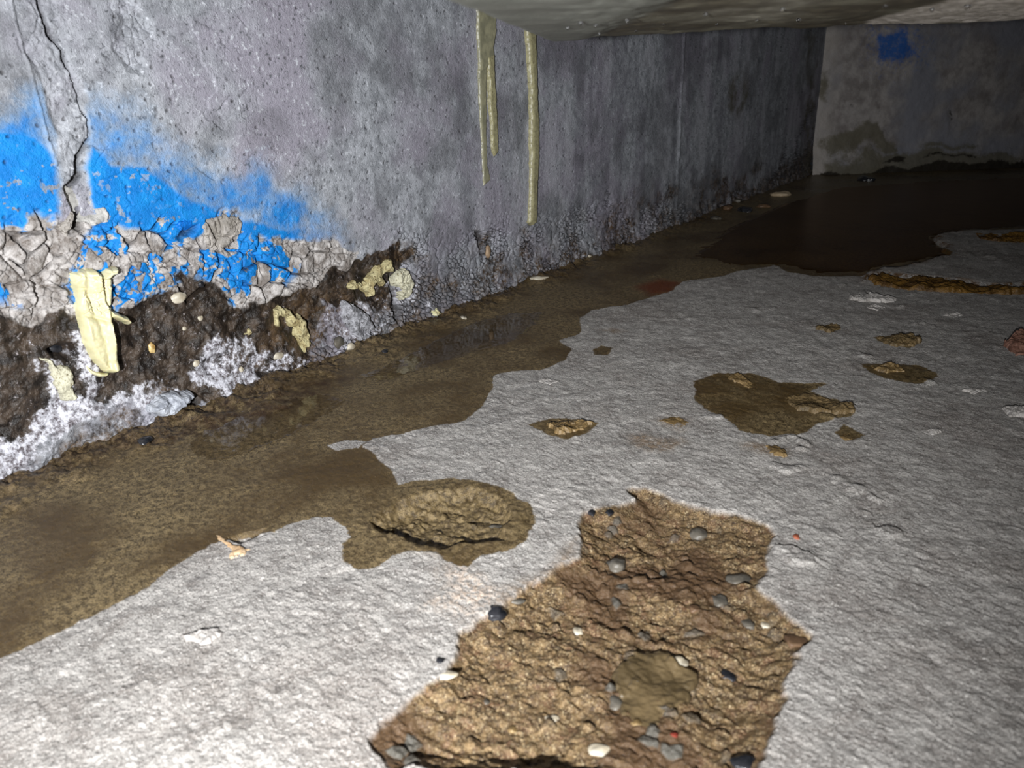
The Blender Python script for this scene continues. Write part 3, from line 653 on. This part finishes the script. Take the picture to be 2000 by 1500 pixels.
relief('body', STRIP, 'wall', strip_prof, M_RESIN, s_, 190, warp=.001)
relief('side_roll', W((192,535),(203,530),(212,532),(216,560),(213,590),(214,612),(206,616),(200,590),(194,565)), 'wall', dome(.012, .005, .001, 60, 9), M_RESIN, s_, 120, warp=.001)
relief('top_tab', W((190,540),(203,524),(212,522),(224,520),(222,535),(212,538),(206,545),(196,548)), 'wall', dome(.017, .0045, .001, 60, 8), M_RESIN, s_, 90, warp=.001)
relief('tongue', W((204,596),(214,606),(226,610),(240,616),(249,625),(245,632),(234,627),(220,622),(206,618)), 'wall', dome(.018, .005, .001, 60, 10), M_RESIN, s_, 90, warp=.001)
relief('bottom_flap', W((168,715),(178,722),(195,728),(214,730),(205,735),(190,735),(176,728)), 'wall', dome(.006, .003, .0004, 60, 11), M_RESIN, s_, 60, warp=.001)
# ---- foam crusts
for name, poly, th, r, mat, lab in [
 ('resin_crust', [(78,695),(95,700),(110,712),(128,715),(140,730),(142,755),(155,778),(150,785),(120,782),(110,760),(106,735),(96,715),(84,705)], .006, .004, M_CRUSTW, 'whitish pitted resin crust below and left of the thick strip'),
 ('resin_curl', [(534,612),(538,602),(552,598),(566,604),(578,616),(588,618),(598,628),(604,645),(606,676),(602,680),(595,682),(593,690),(588,690),(583,670),(575,655),(576,640),(566,630),(560,620),(552,614),(546,618),(543,640),(537,640)], .011, .005, M_CRUST, 'curled yellow foam flap hanging above the wet floor, right of the dark hollow'),
 ('foam_lump', [(732,525),(742,512),(756,508),(766,520),(764,530),(750,532),(742,540),(748,552),(742,560),(732,556),(728,570),(722,580),(712,566),(708,552),(716,540)], .012, .005, M_CRUST, 'ragged yellow foam lump left of the dark crack in the wall foot'),
 ('foam_lump', [(676,552),(688,546),(702,552),(700,562),(686,568),(675,562)], .009, .004, M_CRUST, 'small frayed foam tuft, uppermost left of the foam on the wall foot'),
 ('foam_lump', [(768,545),(776,532),(790,524),(798,540),(803,556),(797,566),(794,580),(782,588),(777,578),(780,566),(770,560)], .010, .004, M_CRUSTW, 'pale yellow foam patch right of the dark crack in the wall foot'),
 ('foam_lump', [(690,642),(700,636),(712,638),(708,652),(698,658),(690,654)], .009, .004, M_RESIN, 'little glossy yellow resin bead under the hollow near the wet floor'),
 ('foam_lump', [(478,652),(488,644),(494,652),(490,656)], .003, .002, M_CRUST, 'tiny yellow resin fleck on the dark wall, left of the curled flap'),
 ('resin_bead', [(838,604),(846,600),(850,608),(846,616),(838,616)], .007, .004, M_RESIN, 'small yellow resin bead at the foot of the wall above the wet floor'),
 ('mortar_lump', [(278,790),(300,775),(330,765),(358,762),(366,768),(355,784),(330,800),(300,806),(280,804)], .020, .008, mat_simple('bluish white crust', (150, 154, 164), (206, 210, 218), .75, .3, 80, .9, .004), 'flat bluish white mortar lump at the wall foot below the dark hollow'),
 ('mortar_lump', [(664,600),(672,588),(690,598),(712,612),(724,640),(716,656),(690,662),(674,645)], .014, .009, mat_simple('grey crust', (118, 118, 122), (190, 190, 196), .7, .35, 80, .9, .004, (60, 56, 54)), 'round grey white mortar lump in the wall foot under the foam'),
 ('wall_stone', [(340,442),(356,428),(380,430),(384,440),(372,450),(354,452)], .009, .005, mat_simple('blue painted stone', (6, 100, 190), (14, 120, 215), .5, .4, 60, .3, .002), 'blue painted oval stone jutting out at the edge of the blue paint'),
 ('wall_stone', [(160,415),(185,402),(208,404),(214,420),(210,432),(180,438),(160,438)], .009, .006, mat_simple('grey wall stone', (150, 148, 144), (196, 194, 190), .8, .3, 60, .8, .003), 'pale grey block-like stone beside the vertical joint below the blue'),
 ('wall_stone', [(132,380),(140,362),(158,358),(178,372),(184,388),(172,404),(150,414),(136,400)], .010, .006, bpy.data.materials['grey wall stone'], 'rounded whitish stone in the vertical joint between the blue areas'),
 ('wall_stone', [(394,440),(402,426),(430,422),(462,424),(476,434),(472,455),(455,470),(440,484),(415,488),(402,470)], .006, .004, mat_simple('bare grey stone', (138, 132, 124), (180, 174, 168), .8, .3, 45, .8, .003, (110, 104, 96)), 'large flat grey stone with a dark centre right of the blue painted oval stone'),
 ('wall_stone', [(118,440),(122,425),(140,415),(148,428),(140,448),(128,458)], .010, .005, bpy.data.materials['bare grey stone'], 'grey upright stone beside the black gap under the vertical joint'),
 ]:
    o = relief(name, wp(poly), 'wall', plate(th, th * .35, 60, len(lab)) if name == 'wall_stone' else dome(th, r, th * .35, 70, len(lab)), mat, n=110, warp=.005); tag(o, lab, name.replace('_', ' ') if name != 'wall_stone' else 'stone')

# ---- flakes and slabs on the floor
M_TAND = mat_simple('damp brown flake', (84, 70, 46), (120, 100, 68), .5, .45, 70, .8, .003)
for name, poly, th, r, mat, lab in [
 ('concrete_flake', [(355,1240),(380,1232),(415,1228),(436,1238),(420,1250),(390,1256),(366,1252)], .006, .004, M_PALEFL, 'pale loose concrete flake alone on the dry floor at lower left'),
 ('mortar_crumb', [(418,1045),(432,1046),(446,1056),(470,1066),(484,1072),(474,1083),(452,1085),(440,1072),(430,1060)], .004, .004, M_ORANGE, 'peach coloured mortar crumb on the edge of the wet floor at left'),
 ('concrete_flake', [(1425,738),(1440,734),(1460,742),(1472,755),(1462,756),(1440,748)], .010, .006, M_TAN, 'small tilted tan flake on the left part of the blotchy damp patch'),
 ('concrete_flake', [(1532,778),(1560,772),(1600,772),(1625,784),(1668,796),(1672,804),(1640,808),(1590,808),(1560,802),(1545,790)], .011, .010, M_TAND, 'long flat brown slab on the right part of the blotchy damp patch'),
 ('concrete_flake', [(1072,832),(1090,816),(1120,820),(1160,828),(1140,838),(1105,848),(1080,846)], .012, .010, M_TAN, 'tan rock flake sitting in the diamond shaped damp spot mid floor'),
 ('concrete_flake', [(1590,638),(1615,632),(1642,634),(1640,642),(1622,650),(1605,646)], .012, .010, M_TAND, 'small brown flake, the upper left of the two standing apart on the far dry floor'),
 ('concrete_flake', [(1712,660),(1740,656),(1780,658),(1800,668),(1786,676),(1750,676),(1725,670)], .014, .012, M_TAND, 'dark lumpy flake above the elongated wet spot at the right'),
 ('concrete_flake', [(1700,714),(1730,712),(1762,716),(1764,726),(1730,728),(1706,722)], .014, .010, M_TAN, 'tan flake with a white speck lying in the elongated wet spot at the right'),
 ('concrete_flake', [(1640,848),(1655,845),(1678,850),(1670,860),(1648,860)], .008, .006, M_TAN, 'small tan flake just below the blotchy damp patch'),
 ('concrete_flake', [(1490,872),(1512,872),(1540,886),(1530,892),(1505,886)], .005, .006, M_TAN, 'narrow tan flake below the blotchy damp patch, in front'),
 ('concrete_flake', [(1286,820),(1312,814),(1342,824),(1330,834),(1305,828)], .005, .006, M_TAN, 'thin tan flake between the diamond damp spot and the blotchy patch'),
 ('concrete_flake', [(1662,582),(1700,579),(1752,585),(1740,591),(1700,590),(1664,588)], .010, .010, M_PALEFL, 'long pale flake, farthest of the pale ones before the brown ledge'),
 ('concrete_flake', [(1690,600),(1712,596),(1728,601),(1712,607)], .008, .008, M_PALEFL, 'short pale flake just in front of the long pale one'),
 ('concrete_flake', [(1842,614),(1868,612),(1882,616),(1862,620)], .007, .008, M_PALEFL, 'slim pale flake on the far floor at right'),
 ('concrete_flake', [(1952,798),(1972,796),(2010,800),(2010,815),(1975,814)], .009, .006, M_PALEFL, 'pale grey flake cut by the right edge of the picture'),
 ('concrete_flake', [(1962,676),(1980,660),(2010,664),(2010,690),(1985,694)], .016, .010, mat_simple('reddish flake', (110, 76, 62), (150, 112, 96), .6, .4, 70, .7, .003), 'reddish brown lump at the right edge of the picture'),
 ('concrete_flake', [(1880,762),(1900,757),(1925,764),(1905,770)], .006, .006, M_PALEFL, 'small pale flake on the dry floor right of the elongated wet spot'),
 ('concrete_flake', [(1052,745),(1068,738),(1090,743),(1072,750)], .004, .005, M_PALEFL, 'tiny pale flake on the dry floor beside the wet edge'),
 ('concrete_flake', [(1800,846),(1820,842),(1842,848),(1822,854)], .006, .006, M_PALEFL, 'small pale flake alone right of the blotchy damp patch'),
 ('mortar_ledge', [(1692,548),(1720,543),(1770,546),(1840,552),(1920,562),(2010,566),(2010,576),(1930,574),(1850,572),(1770,566),(1715,558)], .016, .012, mat_simple('brown ledge', (70, 48, 18), (120, 88, 36), .55, .45, 30, .9, .006), 'long raised brown mortar ledge along the far floor at right'),
 ('mortar_ledge', [(1905,462),(1950,466),(2010,466),(2010,480),(1950,478),(1915,472)], .014, .02, bpy.data.materials['brown ledge'], 'short brown mortar ridge at the far right edge of the wet floor'),
 ('paving_fragment', [(1198,1300),(1216,1272),(1240,1258),(1290,1258),(1340,1285),(1362,1300),(1358,1325),(1330,1352),(1290,1382),(1255,1395),(1225,1375),(1215,1345)], .0075, .006, M_OLIVEST, 'flat smooth olive stone lying in the large broken-out hollow'),
 ]:
    o = relief(name, fp(poly), 'floor', plate(th * .62 if name != 'paving_fragment' else .007, th * (.45 if name != 'paving_fragment' else .12), 60, len(lab)), mat, n=110, warp=.006); tag(o, lab, {'concrete_flake': 'concrete flake', 'mortar_crumb': 'mortar crumb', 'mortar_ledge': 'mortar ledge', 'paving_fragment': 'stone'}[name])

# ---- pebbles
def ico(sub=3):
    import bmesh
    bm = bmesh.new(); bmesh.ops.create_icosphere(bm, subdivisions=sub, radius=1)
    v = np.array([p.co[:] for p in bm.verts]); f = np.array([[q.index for q in p.verts] for p in bm.faces]); bm.free(); return v, f
IV, IF = ico(3)
def pebble(name, px, py, wpx, hpx, mat, lab, cat='pebble', tall=.6, rot=0, seed=1, angular=.25, plane='floor', sink=.35):
    if plane == 'floor':
        x, y, z = floor_z(px, py); base = np.array([x, y, z])
    else:
        u, v, h = wall_h(px, py); base = np.array([WALL_X + h, u, v])
    dist = np.linalg.norm(base - np.array([0, 0, CAM_H])); sx = wpx / 2 * dist / F_PX
    el = math.asin(min(.99, CAM_H / dist)); sy = hpx / 2 * dist / F_PX
    if plane == 'floor': sy = max(sy - tall * sx * math.cos(el) * .5, sy * .5) / max(math.sin(el), .25); sy = min(sy, sx * 1.3)
    sz = min(sx, sy) * tall if plane == 'floor' else min(sx, sy) * tall
    v3 = IV.copy(); sc = np.array([1 + angular * mnoise.noise(Vector((p[0] * 1.3 + seed * 7.1, p[1] * 1.3, p[2] * 1.3))) + .1 * angular * mnoise.noise(Vector((p[0] * 5, p[1] * 5 + seed, p[2] * 5))) for p in v3])
    v3 = v3 * sc[:, None]
    if angular > .6: v3 = np.sign(v3) * np.minimum(np.abs(v3), .72)
    v3 = v3 * np.array([sx, sy, sz])
    c, s = math.cos(rot), math.sin(rot); v3 = v3 @ np.array([[c, s, 0], [-s, c, 0], [0, 0, 1]])
    if plane == 'floor':
        cy, sy_ = math.cos(YAW), math.sin(YAW); v3 = v3 @ np.array([[cy, sy_, 0], [-sy_, cy, 0], [0, 0, 1]]); loc = base + np.array([0, 0, sz * (1 - 2 * sink)])
    else:
        v3 = np.stack([v3[:, 2], v3[:, 0], v3[:, 1]], 1); loc = base + np.array([sz * (1 - 2 * sink), 0, 0])
    o = link(name, np_mesh(name, v3, IF), mat); o.location = loc; tag(o, lab, cat); return o
for i, a in enumerate([
 (968,1190,40,34,M_DARKST,'dark blue black wet pebble on the upper left rim of the large hollow'),
 (1420,1286,38,30,M_DARKST,'black wet pebble in the right part of the large hollow'),
 (1129,1212,17,18,M_WHITEST,'small bright cream pebble in the middle of the large hollow'),
 (872,1314,36,22,M_WHITEST,'white oval pebble on the lower left rim of the large hollow'),
 (1156,996,16,14,M_DARKST,'left of two small dark pebbles at the top left of the hollow'),
 (1190,996,18,14,M_DARKST,'right of two small dark pebbles at the top left of the hollow'),
 (1365,1018,32,28,M_GREYST,'grey pebble near the top edge of the large hollow'),
 (1205,1083,34,28,M_GREYST,'round grey brown pebble in the upper part of the hollow'),
 (1447,1118,46,26,M_GREYST,'wide grey pebble near the right edge of the hollow, upper'),
 (1408,1155,34,34,M_GREYST,'angular grey pebble left of the narrow upright grey stone'),
 (1464,1198,22,36,M_GREYST,'narrow upright grey stone near the right rim of the hollow'),
 (1498,1200,16,14,M_WHITEST,'tiny pale pebble beside the narrow grey stone at the right rim'),
 (1326,1273,34,24,M_WHITEST,'translucent whitish pebble at the top of the flat olive stone'),
 (1205,1345,30,36,M_GREYST,'grey stone touching the left side of the flat olive stone'),
 (1008,1165,30,14,M_GREYST,'slender grey stone on the upper left rim beside the dark pebble'),
 (948,1348,12,10,M_GREYST,'tiny grey pebble in the left part of the hollow'),
 (1076,1376,26,16,M_WHITEST,'pale flat pebble in the lower left of the hollow'),
 (1172,1440,40,26,M_WHITEST,'whitish lump low in the hollow, below the flat olive stone'),
 (1455,1470,44,30,M_DARKST,'dark stone at the lower right end of the hollow'),
 (1318,1418,14,10,mat_simple('red pebble', (110, 40, 30), (140, 60, 44), .5, .5),'tiny red pebble low right of the flat olive stone'),
 (1243,1388,20,14,M_TAN,'tan pebble at the lower tip of the flat olive stone'),
 (1358,1175,24,18,M_BROWNST,'brown pebble left of the angular grey pebble in the hollow'),
 (1275,1122,26,14,M_BROWNST,'low brown pebble in the middle upper part of the hollow'),
 (860,1290,14,12,M_DARKST,'small dark pebble above the white oval pebble on the left rim'),
 (1000,1395,18,14,M_TAN,'tan pebble between the left rim and the pale flat pebble'),
 (965,1012,30,14,M_GREYST,'dark oval pebble inside the smaller oval hollow'),
 (1740,717,12,7,M_WHITEST,'bright white speck of stone on the tan flake in the elongated wet spot'),
 (1690,352,26,18,M_DARKST,'black lump on the wet floor at the foot of the far wall'),
 (1440,398,14,12,M_GREYST,'small grey debris stone, highest of those at the far wall foot'),
 (1420,410,20,16,M_BROWNST,'brown debris stone at the far foot of the left wall'),
 (1398,427,18,14,M_GREYST,'grey debris stone nearest along the foot of the left wall'),
 (1455,412,26,18,M_DARKST,'dark glistening debris stone at the far foot of the left wall'),
 (1492,404,26,10,M_BROWNST,'flat brown debris stone right of the dark glistening one'),
 (1525,382,36,12,mat_simple('pale far crumb', (170, 150, 120), (210, 190, 160), .6, .4),'pale orange crumb of mortar on the dark wet floor near the corner'),
 (285,868,22,16,M_DARKST,'small black lump on the wet floor below the bluish white mortar lump'),
 (752,690,12,18,M_DARKST,'small black lump on the wet floor in front of the foam'),
 (1558,1240,52,34,M_BROWNST,'triangular brown stone poking out of the right rim of the hollow'),
 (1148,505,14,10,M_WHITEST,'small whitish stone at the wall foot left of the long dark slot'),
 (905,622,14,8,M_WHITEST,'little white crumb on the wet floor by the wall foot'),
 (1052,549,34,9,M_WHITEST,'thin pale flake of lime on the wet floor at the wall foot'),
 (1555,1050,12,12,mat_simple('rust crumb', (140, 74, 50), (170, 100, 76), .7, .3),'tiny rust coloured crumb on dry floor right of the hollow'),
 ]):
    ang = .55 if 'triangular' in a[5] or 'angular' in a[5] else .3
    pebble('pebble' if 'lump' not in a[5] and 'crumb' not in a[5] and 'stone' not in a[5] else 'stone', *a, seed=i + 1, angular=ang + (.12 if ang < .5 else .1), tall=.5, sink=.42)
for i, a in enumerate([
 (352,582,30,20,M_WHITEST,'pale round stone set in the dark wall below the blue paint'),
 (384,710,13,13,M_WHITEST,'small round white pebble in the dark wall foot'),
 (466,720,9,11,M_WHITEST,'tiny white pebble right of the round one in the wall foot'),
 (393,622,10,10,M_WHITEST,'small white pebble on the dark wall right of the tongue of resin'),
 (361,642,8,8,M_WHITEST,'very small white dot of stone on the dark wall'),
 (299,680,12,20,mat_simple('golden pebble', (150, 110, 50), (226, 200, 140), .3, .6),'glossy golden pebble in the dark wall right of the thick strip'),
 (396,556,11,12,M_DARKST,'dark round pebble stuck in a blue painted stone'),
 (652,667,22,22,M_GREYST,'round grey pebble at the wall foot right of the curled flap'),
 (672,674,22,16,M_WHITEST,'white crusted pebble at the wall foot below the small foam bead'),
 (125,687,26,16,M_DARKST,'shiny black stone in the round hole left of the thick strip'),
 (540,694,22,14,M_WHITEST,'pale beige oval stone in the white crust at the wall foot'),
 (952,492,14,26,mat_simple('orange core stone', (140, 116, 92), (176, 150, 122), .6, .4),'tan upright stone in the chipped notch above the wall foot'),
 ]):
    pebble('wall_pebble', *a, cat='pebble', seed=i + 50, angular=.3, tall=.6, sink=.4, plane='wall')

# ---- water
def puddle(poly, lab, mat, z):
    o = relief('puddle', fp(poly), 'floor', lambda u, v, s: .0002 + .0006 * ss(0, .03, s), mat, n=120, warp=.008, base=z, sink=.004); tag(o, lab, 'puddle')
puddle(PUD[0], 'shallow puddle by the wall foot reflecting the blue wall at left', M_WATER, .0001)
puddle(PUD[1], 'shallow dark puddle by the wall foot under the foam', M_WATER, .0001)
puddle(PUD[2], 'large dark brown puddle covering the floor before the far corner', M_WATERD, .0001)
# ---- droplets hanging from the beam
CRh, CFh, Z0, bz, ba, bb = BE
DV, DF = ico(2)
for i, (px, py, r) in enumerate([(1133,27,.0016),(1108,43,.0013),(1163,34,.0012),(1170,58,.0012),(1225,28,.0012),(1242,60,.001),(1296,46,.0012),(1400,48,.001),(1378,24,.0014),(1528,18,.0016),(1560,36,.0018),
   (1530,58,.0012),(1478,38,.001),(1652,46,.0014),(1510,60,.001),(1800,44,.0012),(1890,12,.0024),(1730,6,.0014),(1820,18,.0016),(1610,54,.001)]):
    p = floor_pt(px, py, Z0); a_, b_ = p @ CRh, p @ CFh
    k = np.argmin((ba - a_) ** 2 + (bb - b_) ** 2); zz = float(bz.ravel()[k])
    v3 = DV * r; v3[:, 2] *= 1.15
    o = link('water_droplet', np_mesh('water_droplet', v3, DF), M_DROP); o.location = (p[0], p[1], zz - r * .55)
    tag(o, 'small clear water droplet hanging from the underside of the concrete beam', 'water droplet', 'water droplets under the beam')
